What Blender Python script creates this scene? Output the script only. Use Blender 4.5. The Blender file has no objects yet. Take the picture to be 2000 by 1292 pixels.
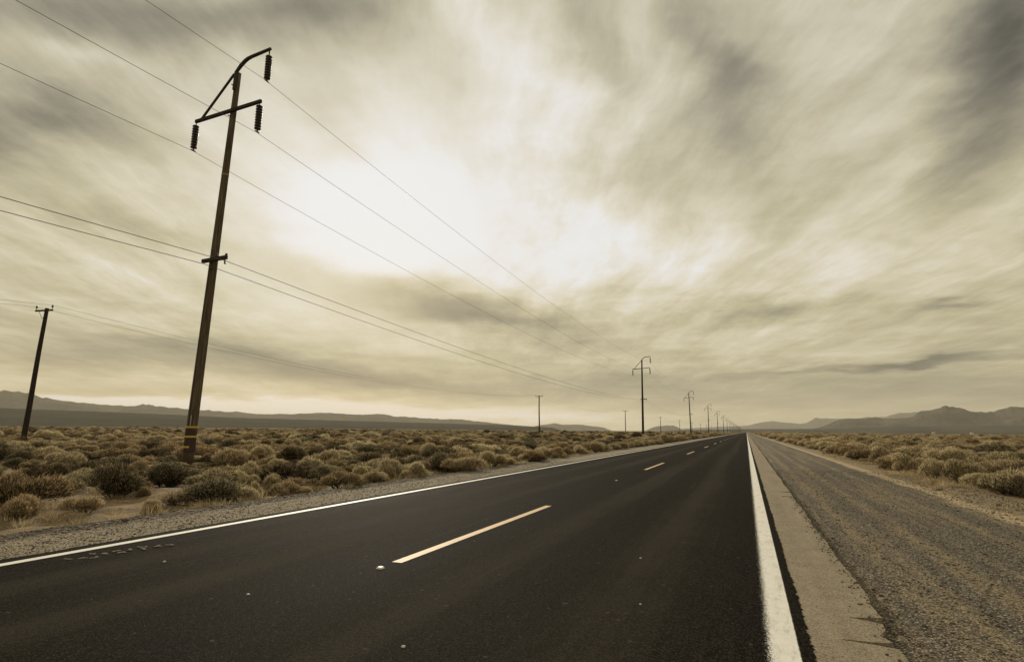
import bpy, bmesh, math, random
import numpy as np
from mathutils import Vector, Matrix, noise as mn
R = math.radians
random.seed(7); rng = np.random.default_rng(7)
scene = bpy.context.scene
C = scene.collection

# ------------------------------------------------------------------ camera
EYE = 1.36
cam = bpy.data.cameras.new('camera'); camo = bpy.data.objects.new('camera', cam); C.objects.link(camo)
F_ = Vector((-0.37193346, 0.91234481, 0.17115038)); R_ = Vector((0.9265367, 0.37610614, 0.00859777)); U_ = Vector((0.05652658, -0.16177491, 0.9852074))
m = Matrix((R_, U_, -F_)).transposed().to_4x4(); m.translation = Vector((0, 0, EYE))
camo.matrix_world = m
cam.sensor_width = 36.0; cam.lens = 1111 / 2000 * 36
cam.clip_start = 0.05; cam.clip_end = 90000
scene.camera = camo

# ------------------------------------------------------------------ view, sun
scene.view_settings.view_transform = 'Standard'; scene.view_settings.look = 'None'
scene.view_settings.gamma = 1; scene.view_settings.use_curve_mapping = False
scene.view_settings.exposure = 0.0
SUN_AZ, SUN_EL = -37.07, 19.6
sd = Vector((math.sin(R(SUN_AZ)) * math.cos(R(SUN_EL)), math.cos(R(SUN_AZ)) * math.cos(R(SUN_EL)), math.sin(R(SUN_EL))))
sl = bpy.data.lights.new('sun', 'SUN'); sl.energy = 3.1; sl.angle = R(6); sl.color = (1.0, 0.87, 0.68)
so = bpy.data.objects.new('sun', sl); C.objects.link(so)
so.rotation_euler = sd.to_track_quat('Z', 'Y').to_euler()

# ------------------------------------------------------------------ node helpers
class NT:
    def __init__(s, tree): s.t = tree; s.n = tree.nodes; s.l = tree.links
    def add(s, typ, props=None, **ins):
        n = s.n.new(typ)
        for k, v in (props or {}).items(): setattr(n, k, v)
        for k, v in ins.items():
            key = int(k[1:]) if k[0] == '_' and k[1:].isdigit() else k.replace('__', ' ')
            s.put(n.inputs[key], v)
        return n
    def put(s, sock, v):
        if isinstance(v, bpy.types.NodeSocket): s.l.new(v, sock)
        elif isinstance(v, bpy.types.Node): s.l.new(v.outputs[0], sock)
        else: sock.default_value = v
    def math(s, op, a, b=0.0, c=0.0, clamp=False):
        n = s.n.new('ShaderNodeMath'); n.operation = op; n.use_clamp = clamp
        for i, v in enumerate((a, b, c)): s.put(n.inputs[i], v)
        return n.outputs[0]
    def vmath(s, op, a, b=(0, 0, 0), out=0):
        n = s.n.new('ShaderNodeVectorMath'); n.operation = op
        s.put(n.inputs[0], a)
        if op == 'SCALE': s.put(n.inputs['Scale'], b)
        elif op not in ('LENGTH', 'NORMALIZE'): s.put(n.inputs[1], b)
        return n.outputs['Value'] if op in ('DOT_PRODUCT', 'LENGTH') else n.outputs[0]
    def xyz(s, x, y, z=0.0): return s.add('ShaderNodeCombineXYZ', None, _0=x, _1=y, _2=z).outputs[0]
    def sep(s, v): return s.add('ShaderNodeSeparateXYZ', None, _0=v).outputs
    def noise(s, vec, scale, detail=4, rough=.55, dist=0.0, color=False):
        n = s.add('ShaderNodeTexNoise', None, Vector=vec, Scale=scale, Detail=detail, Roughness=rough, Distortion=dist)
        return n.outputs['Color' if color else 'Fac']
    def vor(s, vec, scale, out='Distance', feature='F1'):
        return s.add('ShaderNodeTexVoronoi', {'feature': feature}, Vector=vec, Scale=scale).outputs[out]
    def ramp(s, fac, stops, interp='LINEAR'):
        n = s.n.new('ShaderNodeValToRGB'); s.put(n.inputs[0], fac); cr = n.color_ramp; cr.interpolation = interp
        while len(cr.elements) < len(stops): cr.elements.new(0.5)
        for e, (p, c) in zip(cr.elements, stops):
            e.position = p; e.color = (c if hasattr(c, '__len__') else (c, c, c)) if hasattr(c, '__len__') and len(c) == 4 else tuple(c if hasattr(c, '__len__') else (c, c, c)) + (1,)
        return n.outputs[0]
    def mix(s, f, a, b, mode='MIX'):
        n = s.n.new('ShaderNodeMix'); n.data_type = 'RGBA'; n.blend_type = mode
        s.put(n.inputs[0], f)
        for i, v in ((6, a), (7, b)):
            if isinstance(v, tuple) and len(v) == 3: v = v + (1,)
            s.put(n.inputs[i], v)
        return n.outputs[2]
    def rng(s, v, a, b, c=0.0, d=1.0):
        n = s.n.new('ShaderNodeMapRange'); n.interpolation_type = 'SMOOTHSTEP'
        for i, q in enumerate((v, a, b, c, d)): s.put(n.inputs[i], q)
        return n.outputs[0]

def lin(r, g, b):
    return tuple(((c / 255 + .055) / 1.055) ** 2.4 if c > 10 else c / 255 / 12.92 for c in (r, g, b))

def material(name):
    m = bpy.data.materials.new(name); m.use_nodes = True
    t = NT(m.node_tree); t.n.clear()
    out = t.n.new('ShaderNodeOutputMaterial'); return m, t, out

def principled(name, col, rough=.8, spec=.3, metal=0.0, build=None, bump=None):
    m, t, out = material(name)
    p = t.add('ShaderNodeBsdfPrincipled', None)
    p.inputs['Roughness'].default_value = rough; p.inputs['Specular IOR Level'].default_value = spec; p.inputs['Metallic'].default_value = metal
    if build: build(t, p)
    else: t.put(p.inputs['Base Color'], tuple(col) + (1,))
    t.l.new(p.outputs[0], out.inputs[0]); return m

# ------------------------------------------------------------------ world: overcast sepia sky lit through cloud by a low sun
# cloud banks: azimuth, elevation (deg), 2x2 shape matrix, change of brightness
BLOBS = [(-37.10,20.09,0.0939,-0.0118,-0.0116,-0.1578,0.240),
 (-33.09,22.86,0.0390,-0.0094,-0.0112,-0.0675,0.100),
 (-21.27,31.73,0.0296,-0.0648,-0.1400,-0.1034,0.040),
 (-28.27,39.06,0.0440,-0.0683,-0.2062,-0.2826,0.080),
 (-14.22,19.75,0.0484,-0.0313,-0.1118,-0.1922,0.060),
 (-1.67,17.43,0.0486,-0.0114,-0.0631,-0.2268,0.040),
 (-56.43,33.07,0.0701,-0.0011,0.0630,-0.3351,-0.270),
 (-65.07,22.56,0.1736,-0.0012,0.0553,-0.4471,-0.220),
 (-58.18,22.27,0.1370,-0.0264,-0.0891,-0.6849,-0.100),
 (-41.73,28.78,0.0652,-0.0945,-0.3086,-0.2548,-0.050),
 (-63.18,27.74,0.1929,-0.0179,0.0654,-0.9011,0.090),
 (-46.40,36.16,0.1691,0.0185,0.1145,-0.5175,-0.100),
 (-13.89,37.43,0.0284,-0.1470,-0.2861,-0.1355,-0.120),
 (-0.71,33.01,0.0044,-0.0917,-0.2916,-0.0702,-0.170),
 (-6.68,26.42,0.0786,0.0897,0.2678,-0.2929,-0.060),
 (12.29,28.05,-0.0102,-0.1053,-0.3259,-0.0210,0.060),
 (22.05,29.60,0.1082,0.0936,0.1672,-0.1397,-0.280),
 (22.68,29.68,0.2217,0.1884,0.2448,-0.2046,-0.140),
 (18.80,21.86,0.1267,0.0872,0.2324,-0.2416,-0.100),
 (10.92,14.05,0.0877,-0.0079,-0.0548,-0.3820,0.050),
 (-28.51,12.36,0.0954,-0.0109,-0.0514,-0.4855,-0.210),
 (-19.56,10.18,0.0856,-0.0152,-0.1103,-0.6373,-0.100),
 (2.49,10.78,0.1274,0.0000,0.0004,-0.9669,-0.160),
 (16.20,9.95,0.3816,0.0042,0.1039,-2.0464,-0.180),
 (11.65,5.65,0.1069,-0.0032,0.0817,-2.9309,-0.200),
 (17.10,6.20,0.1587,0.0012,0.4221,-4.1874,-0.100),
 (-48.67,6.58,0.0628,-0.0026,-0.0763,-0.8677,-0.200),
 (-59.73,5.31,0.1387,0.0097,0.0160,-0.9810,-0.150),
 (-37.24,4.47,0.0693,-0.0010,-0.0471,-1.1255,-0.160),
 (-57.56,16.98,0.1377,-0.0157,-0.0761,-0.7860,-0.100),
 (-62.31,8.28,0.1613,0.0126,0.0640,-1.0053,0.060),
 (-44.23,11.17,0.1328,-0.0349,-0.1942,-0.6703,0.050),
 (-54.15,2.05,0.0602,0.0051,0.0217,-1.7890,0.260),
 (-32.21,1.45,0.0404,0.0009,-0.0066,-1.5480,0.260),
 (1.99,2.92,0.0334,-0.0021,-0.0048,-0.3591,-0.100),
 (16.82,3.42,0.1066,-0.0109,-0.0155,-0.4191,-0.050),
 (-14.45,5.04,0.0492,-0.0041,-0.0479,-0.6546,-0.100),
 (-26.02,18.79,0.0644,-0.0346,-0.0917,-0.1974,0.055),
 (-30.11,28.72,0.0530,-0.0794,-0.1178,-0.1092,0.055)]
w = bpy.data.worlds.new('World'); scene.world = w; w.use_nodes = True
t = NT(w.node_tree); t.n.clear()
wo = t.n.new('ShaderNodeOutputWorld')
d = t.vmath('NORMALIZE', t.n.new('ShaderNodeTexCoord').outputs['Generated'])
dx, dy, dz = t.sep(d)
zz = t.math('ADD', t.math('MAXIMUM', dz, 0.0), 0.10)
q = t.xyz(t.math('DIVIDE', dx, zz), t.math('DIVIDE', dy, zz), 0.0)          # the flat cloud deck overhead
qw = t.vmath('ADD', q, t.vmath('SCALE', t.vmath('SUBTRACT', t.noise(q, 0.9, 4, .55, color=True), (.5, .5, .5)), 0.35))
az = t.math('MULTIPLY', t.math('ARCTAN2', dx, dy), 180 / math.pi)
el = t.math('MULTIPLY', t.math('ARCSINE', dz), 180 / math.pi)
wn = t.vmath('SUBTRACT', t.noise(q, 1.6, 5, .55, color=True), (.5, .5, .5))
elw = t.math('MULTIPLY_ADD', t.math('MAXIMUM', el, 0.0), 0.035, 0.12)
wv = t.vmath('MULTIPLY', wn, t.xyz(t.math('MULTIPLY_ADD', t.math('MAXIMUM', el, 0.0), .55, 4.0), t.math('MULTIPLY', elw, 11.0), 0.0))
pe = t.vmath('ADD', t.xyz(az, el, 0.0), wv)
L = None
for (a0, e0, m00, m01, m10, m11, amp) in BLOBS:
    v = t.vmath('SUBTRACT', pe, (a0, e0, 0))
    u1 = t.vmath('DOT_PRODUCT', v, (m00, m01, 0)); u2 = t.vmath('DOT_PRODUCT', v, (m10, m11, 0))
    r2 = t.math('MULTIPLY_ADD', u1, u1, t.math('MULTIPLY', u2, u2))
    g = t.math('POWER', math.e, t.math('MULTIPLY', r2, -1.0))
    L = t.math('MULTIPLY_ADD', g, amp, L if L is not None else 0.755)
# wispy structure of the deck
rot = t.add('ShaderNodeMapping', {'vector_type': 'TEXTURE'}, Vector=qw, Rotation=(0, 0, R(110)), Scale=(3.0, 1.0, 1.0)).outputs[0]
n1 = t.math('SUBTRACT', t.noise(rot, 1.7, 9, .62, .0), .5)
n2 = t.math('SUBTRACT', t.noise(qw, 2.6, 9, .66, .0), .5)
rot2 = t.add('ShaderNodeMapping', {'vector_type': 'TEXTURE'}, Vector=qw, Rotation=(0, 0, R(114)), Scale=(6.0, 1.0, 1.0)).outputs[0]
n3 = t.math('SUBTRACT', t.noise(rot2, 7.0, 8, .66, .0), .5)
bandn = t.math('SUBTRACT', t.noise(t.xyz(t.math('MULTIPLY', az, .045), t.math('MULTIPLY', el, .42)), 1.0, 7, .58), .5)
amt = t.rng(el, 0.0, 12.0, .35, 1.0)
nn = t.math('MULTIPLY_ADD', n1, .42, t.math('MULTIPLY_ADD', n2, .26, t.math('MULTIPLY', n3, .24)))
nn = t.math('MULTIPLY', nn, amt)
nn = t.math('MULTIPLY_ADD', bandn, t.rng(el, 4.0, 17.0, .42, 0.0), nn)
# thin cloud close to the sun burns out smooth
sunp = t.vmath('SUBTRACT', t.xyz(az, el, 0.0), (SUN_AZ, SUN_EL, 0))
calm = t.rng(t.vmath('LENGTH', sunp), 5.0, 22.0, .25, 1.0)
L = t.math('MULTIPLY_ADD', nn, calm, L)
col = t.ramp(L, [(0.0, lin(40, 40, 36)), (0.34, lin(88, 86, 76)), (0.50, lin(128, 123, 104)), (0.62, lin(161, 153, 127)), (0.73, lin(192, 183, 149)),
                 (0.82, lin(214, 205, 177)), (0.89, lin(229, 222, 205)), (0.95, lin(237, 235, 231)), (1.0, lin(239, 239, 238))])
gry = t.rng(el, 12.0, 32.0, 0.0, .35)
col = t.mix(gry, col, t.add('ShaderNodeHueSaturation', None, Color=col, Saturation=.35).outputs[0])
warm = t.rng(el, 1.0, 8.0, 1.0, 0.0)
col = t.mix(t.math('MULTIPLY', warm, t.rng(az, -10, -40, 0, 1)), col, t.mix(1.0, col, (1.04, .97, .90), 'MULTIPLY'))
# below the horizon the dome is ground-coloured
col = t.mix(t.rng(dz, -0.06, -0.01), lin(70, 62, 48), col)
sky = t.add('ShaderNodeTexSky', {'sky_type': 'NISHITA', 'sun_disc': False, 'sun_elevation': R(SUN_EL), 'sun_rotation': R(SUN_AZ)})
b1 = t.add('ShaderNodeBackground', None, Color=sky.outputs[0], Strength=0.06)
b2 = t.add('ShaderNodeBackground', None, Color=col, Strength=1.0)
ms = t.add('ShaderNodeMixShader', None, _0=0.96, _1=b1.outputs[0], _2=b2.outputs[0])
t.l.new(ms.outputs[0], wo.inputs[0])

# ------------------------------------------------------------------ object helpers
def tag(o, label=None, cat=None, group=None, kind=None):
    if label: o['label'] = label
    if cat: o['category'] = cat
    if group: o['group'] = group
    if kind: o['kind'] = kind
    return o
def empty(name, loc=(0, 0, 0), rz=0.0):
    o = bpy.data.objects.new(name, None); C.objects.link(o); o.location = loc; o.rotation_euler.z = rz; o.empty_display_size = .3; return o
def link(name, me, mat, parent=None, smooth=False):
    if mat and not me.materials: me.materials.append(mat)
    if smooth:
        for p in me.polygons: p.use_smooth = True
    o = bpy.data.objects.new(name, me); C.objects.link(o)
    if parent: o.parent = parent
    return o
class MB:
    def __init__(s): s.v = []; s.f = []
    def add(s, vs, fs):
        k = len(s.v); s.v += [tuple(v) for v in vs]; s.f += [tuple(i + k for i in f) for f in fs]
    def box(s, c, size, M=None):
        x, y, z = (a / 2 for a in size); vs = [Vector((i * x, j * y, k * z)) for i in (-1, 1) for j in (-1, 1) for k in (-1, 1)]
        if M: vs = [M @ v for v in vs]
        s.add([Vector(c) + v for v in vs], [(0, 1, 3, 2), (4, 6, 7, 5), (0, 4, 5, 1), (2, 3, 7, 6), (0, 2, 6, 4), (1, 5, 7, 3)])
    def tube(s, pts, rad, n=10, cap=True):
        pts = [Vector(p) for p in pts]; rad = rad if hasattr(rad, '__len__') else [rad] * len(pts)
        rings = []; up = None
        for i, p in enumerate(pts):
            dd = (pts[min(i + 1, len(pts) - 1)] - pts[max(i - 1, 0)]).normalized()
            if up is None: up = Vector((1, 0, 0)) if abs(dd.x) < .8 else Vector((0, 1, 0))
            a = dd.cross(up).normalized(); b = dd.cross(a).normalized()
            rings.append([p + (a * math.cos(2 * math.pi * j / n) + b * math.sin(2 * math.pi * j / n)) * rad[i] for j in range(n)])
        vs = [v for r_ in rings for v in r_]; fs = []
        for i in range(len(pts) - 1):
            for j in range(n):
                fs.append((i * n + j, i * n + (j + 1) % n, (i + 1) * n + (j + 1) % n, (i + 1) * n + j))
        if cap: fs += [tuple(range(n))[::-1], tuple(range((len(pts) - 1) * n, len(pts) * n))]
        s.add(vs, fs)
    def lathe(s, base, prof, n=14, axis=None):
        # prof = [(r, z)...]
        vs = []; fs = []
        for r_, z in prof:
            for j in range(n):
                a = 2 * math.pi * j / n; vs.append(Vector(base) + Vector((r_ * math.cos(a), r_ * math.sin(a), z)))
        for i in range(len(prof) - 1):
            for j in range(n): fs.append((i * n + j, i * n + (j + 1) % n, (i + 1) * n + (j + 1) % n, (i + 1) * n + j))
        fs += [tuple(range(n))[::-1], tuple(range((len(prof) - 1) * n, len(prof) * n))]
        s.add(vs, fs)
    def mesh(s, name):
        me = bpy.data.meshes.new(name); me.from_pydata(s.v, [], s.f); me.update()
        bm = bmesh.new(); bm.from_mesh(me); bmesh.ops.recalc_face_normals(bm, faces=bm.faces); bm.to_mesh(me); bm.free(); return me
    def build(s, name, mat, parent=None, smooth=False): return link(name, s.mesh(name), mat, parent, smooth)

def fast_mesh(name, V, Fq, nper):
    me = bpy.data.meshes.new(name); nv, nf = len(V), len(Fq)
    me.vertices.add(nv); me.vertices.foreach_set('co', np.asarray(V, np.float32).ravel())
    me.loops.add(nf * nper); me.loops.foreach_set('vertex_index', np.asarray(Fq, np.int32).ravel())
    me.polygons.add(nf); me.polygons.foreach_set('loop_start', np.arange(0, nf * nper, nper, dtype=np.int32))
    me.polygons.foreach_set('loop_total', np.full(nf, nper, np.int32)); me.update(calc_edges=True); return me

def sstep(x, a, b):
    q = min(1, max(0, (x - a) / (b - a))); return q * q * (3 - 2 * q)

# ------------------------------------------------------------------ materials of the setting
def gpos(t): return t.n.new('ShaderNodeNewGeometry').outputs['Position']

def m_ground(t, p):
    P = gpos(t); x, y, z = t.sep(P)
    wob = t.math('SUBTRACT', t.noise(t.xyz(x, y), .9, 5, .6), .5)
    wob2 = t.math('SUBTRACT', t.noise(t.xyz(x, y), 7, 4, .6), .5)
    xw = t.math('ADD', x, t.math('MULTIPLY_ADD', wob, .55, t.math('MULTIPLY', wob2, .16)))
    grain = t.vor(P, 84, 'Color'); gsep = t.add('ShaderNodeSeparateColor', None, _0=grain).outputs[0]
    grain2 = t.add('ShaderNodeSeparateColor', None, _0=t.vor(P, 24, 'Color')).outputs[0]
    fine = t.noise(P, 110, 3, .6)
    big = t.noise(P, .35, 6, .6); med = t.noise(P, 2.2, 6, .65)
    # desert soil
    soil = t.ramp(med, [(.28, (.055, .040, .024)), (.46, (.13, .092, .048)), (.60, (.30, .20, .088)), (.75, (.44, .30, .14))])
    soil = t.mix(t.rng(big, .40, .62, 0, .35), soil, (.34, .235, .115))
    soil = t.mix(.35, soil, t.ramp(gsep, [(0, (.10, .08, .055)), (1, (.42, .33, .21))]))
    lit = t.math('MULTIPLY', t.rng(t.noise(P, 8, 9, .75), .50, .60), t.rng(t.noise(P, 1.1, 4, .6), .35, .6, .2, .8))
    soil = t.mix(lit, soil, (.065, .048, .029))
    # gravel: light stone chips on the left, dark ones on the right
    gl = t.ramp(gsep, [(0, (.055, .045, .034)), (.45, (.19, .155, .105)), (.8, (.33, .275, .19)), (1, (.56, .49, .38))])
    gr = t.ramp(gsep, [(0, (.020, .017, .014)), (.5, (.076, .064, .050)), (.82, (.165, .140, .106)), (1, (.44, .385, .30))])
    berm = t.ramp(grain2, [(0, (.03, .026, .02)), (.6, (.095, .078, .056)), (1, (.22, .18, .125))])
    # dusty wheel tracks run along the right shoulder
    trk = t.noise(t.xyz(t.math('MULTIPLY', x, 3.4), t.math('MULTIPLY', y, .10)), 1.0, 5, .6)
    trk2 = t.math('MULTIPLY', t.rng(trk, .47, .66), t.rng(t.noise(P, 4, 5, .7), .3, .62, .45, 1.0))
    for c0_, w0_ in ((1.34, .12), (2.0, .12), (3.1, .1)):
        bb = t.math('POWER', math.e, t.math('MULTIPLY', t.math('POWER', t.math('DIVIDE', t.math('SUBTRACT', t.math('MULTIPLY_ADD', wob, .5, x), c0_), w0_), 2.0), -1.0))
        trk2 = t.math('MAXIMUM', trk2, t.math('MULTIPLY', bb, t.rng(t.noise(t.xyz(x, t.math('MULTIPLY', y, .3)), 1.6, 5, .7), .3, .6, .35, 1.0)))
    gr = t.mix(t.math('MULTIPLY', trk2, .92), gr, t.ramp(gsep, [(0, (.09, .07, .045)), (.5, (.21, .165, .10)), (1, (.38, .31, .20))]))
    rocky = t.mix(t.rng(med, .42, .6), t.ramp(gsep, [(0, (.07, .055, .038)), (.5, (.21, .17, .11)), (1, (.42, .35, .25))]), soil)
    c = t.mix(t.rng(xw, -9.35, -9.2), soil, berm)
    c = t.mix(t.rng(xw, -8.85, -8.65), c, gl)
    c = t.mix(t.rng(x, -3, -2.9), c, gr)
    sandy = t.mix(.3, (.47, .37, .235), rocky)
    c = t.mix(t.rng(xw, 3.75, 3.95), c, sandy)
    c = t.mix(t.rng(xw, 4.05, 4.3), c, rocky)
    c = t.mix(t.rng(xw, 5.0, 5.6), c, soil)
    # beyond the near field the plain is covered in scrub
    dist = t.vmath('LENGTH', t.xyz(x, y))
    patch = t.noise(t.xyz(x, t.math('MULTIPLY', y, 1.0)), .02, 6, .7)
    scrub = t.ramp(patch, [(.3, (.050, .045, .030)), (.5, (.080, .070, .045)), (.7, (.125, .105, .066))])
    far = t.math('MULTIPLY', t.rng(dist, 120, 420), t.math('MAXIMUM', t.rng(x, 7, 12), t.rng(x, -11, -16)))
    c = t.mix(far, c, scrub)
    t.put(p.inputs['Base Color'], c)
    dst2 = t.vor(P, 84)
    h = t.math('MULTIPLY_ADD', dst2, -.9, t.math('MULTIPLY_ADD', fine, .3, t.math('MULTIPLY', t.noise(P, 9, 5, .6), 1.6)))
    b = t.add('ShaderNodeBump', None, Strength=t.rng(dist, 15, 60, .75, .2), Distance=.012, Height=h)
    t.put(p.inputs['Normal'], b.outputs[0])
M_ground = principled('desert_ground', None, .95, .15, build=m_ground)

def m_asphalt(t, p):
    P = gpos(t); x, y, z = t.sep(P)
    g = t.add('ShaderNodeSeparateColor', None, _0=t.vor(P, 120, 'Color')).outputs[0]
    fine = t.noise(P, 260, 2, .5)
    st = t.noise(t.xyz(t.math('MULTIPLY', x, 1.6), t.math('MULTIPLY', y, .05)), 1.0, 5, .6)
    st2 = t.noise(t.xyz(t.math('MULTIPLY', x, 9), t.math('MULTIPLY', y, .25)), 1.0, 4, .6)
    bl = t.noise(P, .8, 5, .6)
    # worn paler wheel paths of each lane
    def band(c0, w): return t.math('POWER', math.e, t.math('MULTIPLY', t.math('POWER', t.math('DIVIDE', t.math('SUBTRACT', x, c0), w), 2.0), -1.0))
    wp = None
    for c0 in (-5.9, -4.6, -2.45, -1.0):
        wp = band(c0, .38) if wp is None else t.math('ADD', wp, band(c0, .38))
    lum = t.math('MULTIPLY_ADD', st, .55, t.math('MULTIPLY_ADD', st2, .14, t.math('MULTIPLY_ADD', bl, .22, t.math('MULTIPLY_ADD', wp, .26, -.05))))
    c = t.ramp(lum, [(.36, (.0062, .0052, .0038)), (.52, (.0130, .0113, .0085)), (.64, (.027, .0242, .0185)), (.82, (.042, .0375, .029))])
    c = t.mix(t.rng(g, .55, 1.0, 0, .55), c, (.075, .062, .045))
    c = t.mix(t.rng(g, .0, .3, .5, 0), c, (.007, .005, .0035))
    c = t.mix(t.rng(t.add('ShaderNodeSeparateColor', None, _0=t.vor(P, 38, 'Color')).outputs[0], .9985, .9990), c, (.07, .062, .05))
    tl = t.noise(t.xyz(t.math('MULTIPLY', x, 14), t.math('MULTIPLY', y, .08)), 1.0, 3, .5)
    tl = t.math('MULTIPLY', t.rng(tl, .58, .70), t.rng(t.noise(P, .45, 3, .5), .45, .65))
    c = t.mix(t.math('MULTIPLY', tl, .45), c, (.05, .042, .031))
    t.put(p.inputs['Base Color'], c)
    t.put(p.inputs['Roughness'], t.rng(lum, .2, .9, .74, .86))
    b = t.add('ShaderNodeBump', None, Strength=t.rng(t.vmath('LENGTH', P), 4, 40, .8, .25), Distance=.006, Height=t.math('MULTIPLY_ADD', t.vor(P, 120), -1.0, fine))
    t.put(p.inputs['Normal'], b.outputs[0])
M_asph = principled('asphalt', None, .95, .01, build=m_asphalt)

def m_old(t, p):
    P = gpos(t); x, y, z = t.sep(P)
    g = t.add('ShaderNodeSeparateColor', None, _0=t.vor(P, 130, 'Color')).outputs[0]
    md = t.noise(P, 3.5, 6, .65); st = t.noise(t.xyz(t.math('MULTIPLY', x, 5), t.math('MULTIPLY', y, .3)), 1.0, 5, .6)
    c = t.ramp(t.math('MULTIPLY_ADD', md, .5, t.math('MULTIPLY', st, .5)), [(.3, (.16, .130, .088)), (.52, (.245, .20, .138)), (.72, (.33, .275, .195))])
    c = t.mix(t.rng(g, .5, 1, 0, .5), c, (.46, .40, .30)); c = t.mix(t.rng(g, 0, .35, .75, 0), c, (.06, .048, .033))
    t.put(p.inputs['Base Color'], c)
    b = t.add('ShaderNodeBump', None, Strength=.6, Distance=.004, Height=t.vor(P, 130)); t.put(p.inputs['Normal'], b.outputs[0])
M_old = principled('old_pavement', None, .9, .2, build=m_old)

def paint_mat(name, colr, xa, xb, wear, ragged, fringe=0.0):
    m, t, out = material(name)
    P = gpos(t); x, y, z = t.sep(P)
    p = t.add('ShaderNodeBsdfPrincipled', None); p.inputs['Roughness'].default_value = .6; p.inputs['Specular IOR Level'].default_value = .3
    g = t.noise(P, 90, 3, .7); n = t.noise(P, 6, 5, .7)
    c = t.mix(t.rng(n, .3, .7, 0, .5), colr, tuple(q * .8 for q in colr))
    c = t.mix(t.rng(g, .56, .72, 0, wear), c, (.10, .085, .06))
    c = t.mix(t.math('MULTIPLY', t.rng(t.noise(t.xyz(t.math('MULTIPLY', x, 6), t.math('MULTIPLY', y, 1.2)), 2.0, 8, .8), .50, .64), wear * .8), c, (.20, .17, .125))
    t.put(p.inputs['Base Color'], c)
    # worn, speckled sides of the stripe
    nf = t.noise(P, 95, 4, .85)
    ea = t.math('SUBTRACT', x, xa)
    if fringe: ea = t.math('ADD', ea, t.math('MULTIPLY', t.math('SUBTRACT', nf, .50), fringe))
    e = t.math('MINIMUM', ea, t.math('SUBTRACT', xb, x))
    e = t.math('ADD', e, t.math('MULTIPLY', t.math('SUBTRACT', t.noise(P, 70, 4, .8), .5), ragged))
    b = t.add('ShaderNodeBump', None, Strength=.5, Distance=.004, Height=t.vor(P, 120)); t.put(p.inputs['Normal'], b.outputs[0])
    tr = t.add('ShaderNodeBsdfTransparent', None)
    mx = t.add('ShaderNodeMixShader', None, _0=t.rng(e, 0.0, .006), _1=tr.outputs[0], _2=p.outputs[0])
    t.l.new(mx.outputs[0], out.inputs[0]); return m

# ------------------------------------------------------------------ ground: one sheet to the horizon
def axis(lo, hi, step, far, grow):
    a = list(np.arange(lo, hi + 1e-6, step)); s = step
    while a[-1] < far: s *= grow; a.append(a[-1] + s)
    s = step; b = []
    q_ = a[0]
    while q_ > -far: s *= grow; q_ -= s; b.append(q_)
    return b[::-1] + a
def ground_h(x, y):
    h = -0.055
    if x < 0:
        h -= .03 * sstep(-x, 7.6, 8.7); h += .03 * math.exp(-((x + 9.05) / .22) ** 2)
        h -= .13 * sstep(-x, 9.1, 10.2)
        k = sstep(-x, 9.3, 11)
    else:
        h -= .05 * (1 - sstep(x, .80, .97)) * (x > .2)
        h += .022 * sstep(x, .9, 1.5); h += .03 * sstep(x, 4.0, 4.6) - .07 * sstep(x, 4.9, 6)
        k = sstep(x, 5, 8)
    r_ = math.hypot(x, y)
    if r_ < 160:
        q_ = k * (1 - sstep(r_, 90, 160))
        h += q_ * .13 * mn.fractal(Vector((x * .22, y * .22, 3)), 1, 2, 4)
        # rutted spoil heaps on the bare patch by the road
        bare = math.exp(-((x + 14.5) / 4.5) ** 2 - ((y - 7) / 3.6) ** 2)
        h += bare * k * (.42 * abs(mn.noise(Vector((x * .55 + y * .35, y * .9 - x * .2, 0)))) + .10 * mn.noise(Vector((x * 1.4, y * 1.9, 5))))
        h += (.012 if abs(x) > 1 else 0) * mn.fractal(Vector((x * 2.2, y * 1.3, 9)), 1, 2, 3) * (1 if (x < -7.4 or x > 1.1) else 0)
        h += .025 * mn.noise(Vector((x * 1.5, y * .8, 2))) * (sstep(x, 3.9, 4.6) + sstep(-x, 8.8, 9.4))
    return h
xs = axis(-30, 12, .16, 26000, 1.10); ys = axis(1, 26, .18, 26000, 1.09)
xs = [v for v in xs if v > -27000]; ys = [v for v in ys if v > -27000]
V = [(x, y, ground_h(x, y)) for y in ys for x in xs]; nx = len(xs)
Fq = [(j * nx + i, j * nx + i + 1, (j + 1) * nx + i + 1, (j + 1) * nx + i) for j in range(len(ys) - 1) for i in range(nx - 1)]
g = link('ground', fast_mesh('ground', V, Fq, 4), M_ground, smooth=True); tag(g, kind='structure')

# ------------------------------------------------------------------ road
def rows(y0, y1, fine_to, fs, cs):
    a = list(np.arange(y0, fine_to, fs)); s = cs
    while a[-1] < y1: a.append(a[-1] + s); s *= 1.12
    return a
def slab(name, mat, ylist, xl, xr, z0, z1):
    V = []; Fs = []
    for i, y in enumerate(ylist):
        a, b = xl(y), xr(y)
        V += [(a, y, z0), (a, y, z1), (b, y, z1), (b, y, z0)]
        if i:
            k = 4 * (i - 1)
            for j in range(3): Fs.append((k + j, k + j + 1, k + 5 + j, k + 4 + j)[::-1])
    me = fast_mesh(name, V, Fs, 4)
    for p_ in me.polygons: p_.use_smooth = False
    return link(name, me, mat)
def teeth(y): return .315 + .016 * mn.noise(Vector((y * 9, 0, 0))) + .024 * mn.noise(Vector((y * 31, 4, 0))) + .012 * mn.noise(Vector((y * .8, 7, 0)))
def teethl(y): return -7.17 + .03 * mn.noise(Vector((y * 3, 2, 0))) + .05 * mn.noise(Vector((y * .5, 3, 0)))
road = slab('road', M_asph, rows(-12, 6000, 30, .022, .1), teethl, teeth, -.035, 0.0); tag(road, kind='structure')
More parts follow.
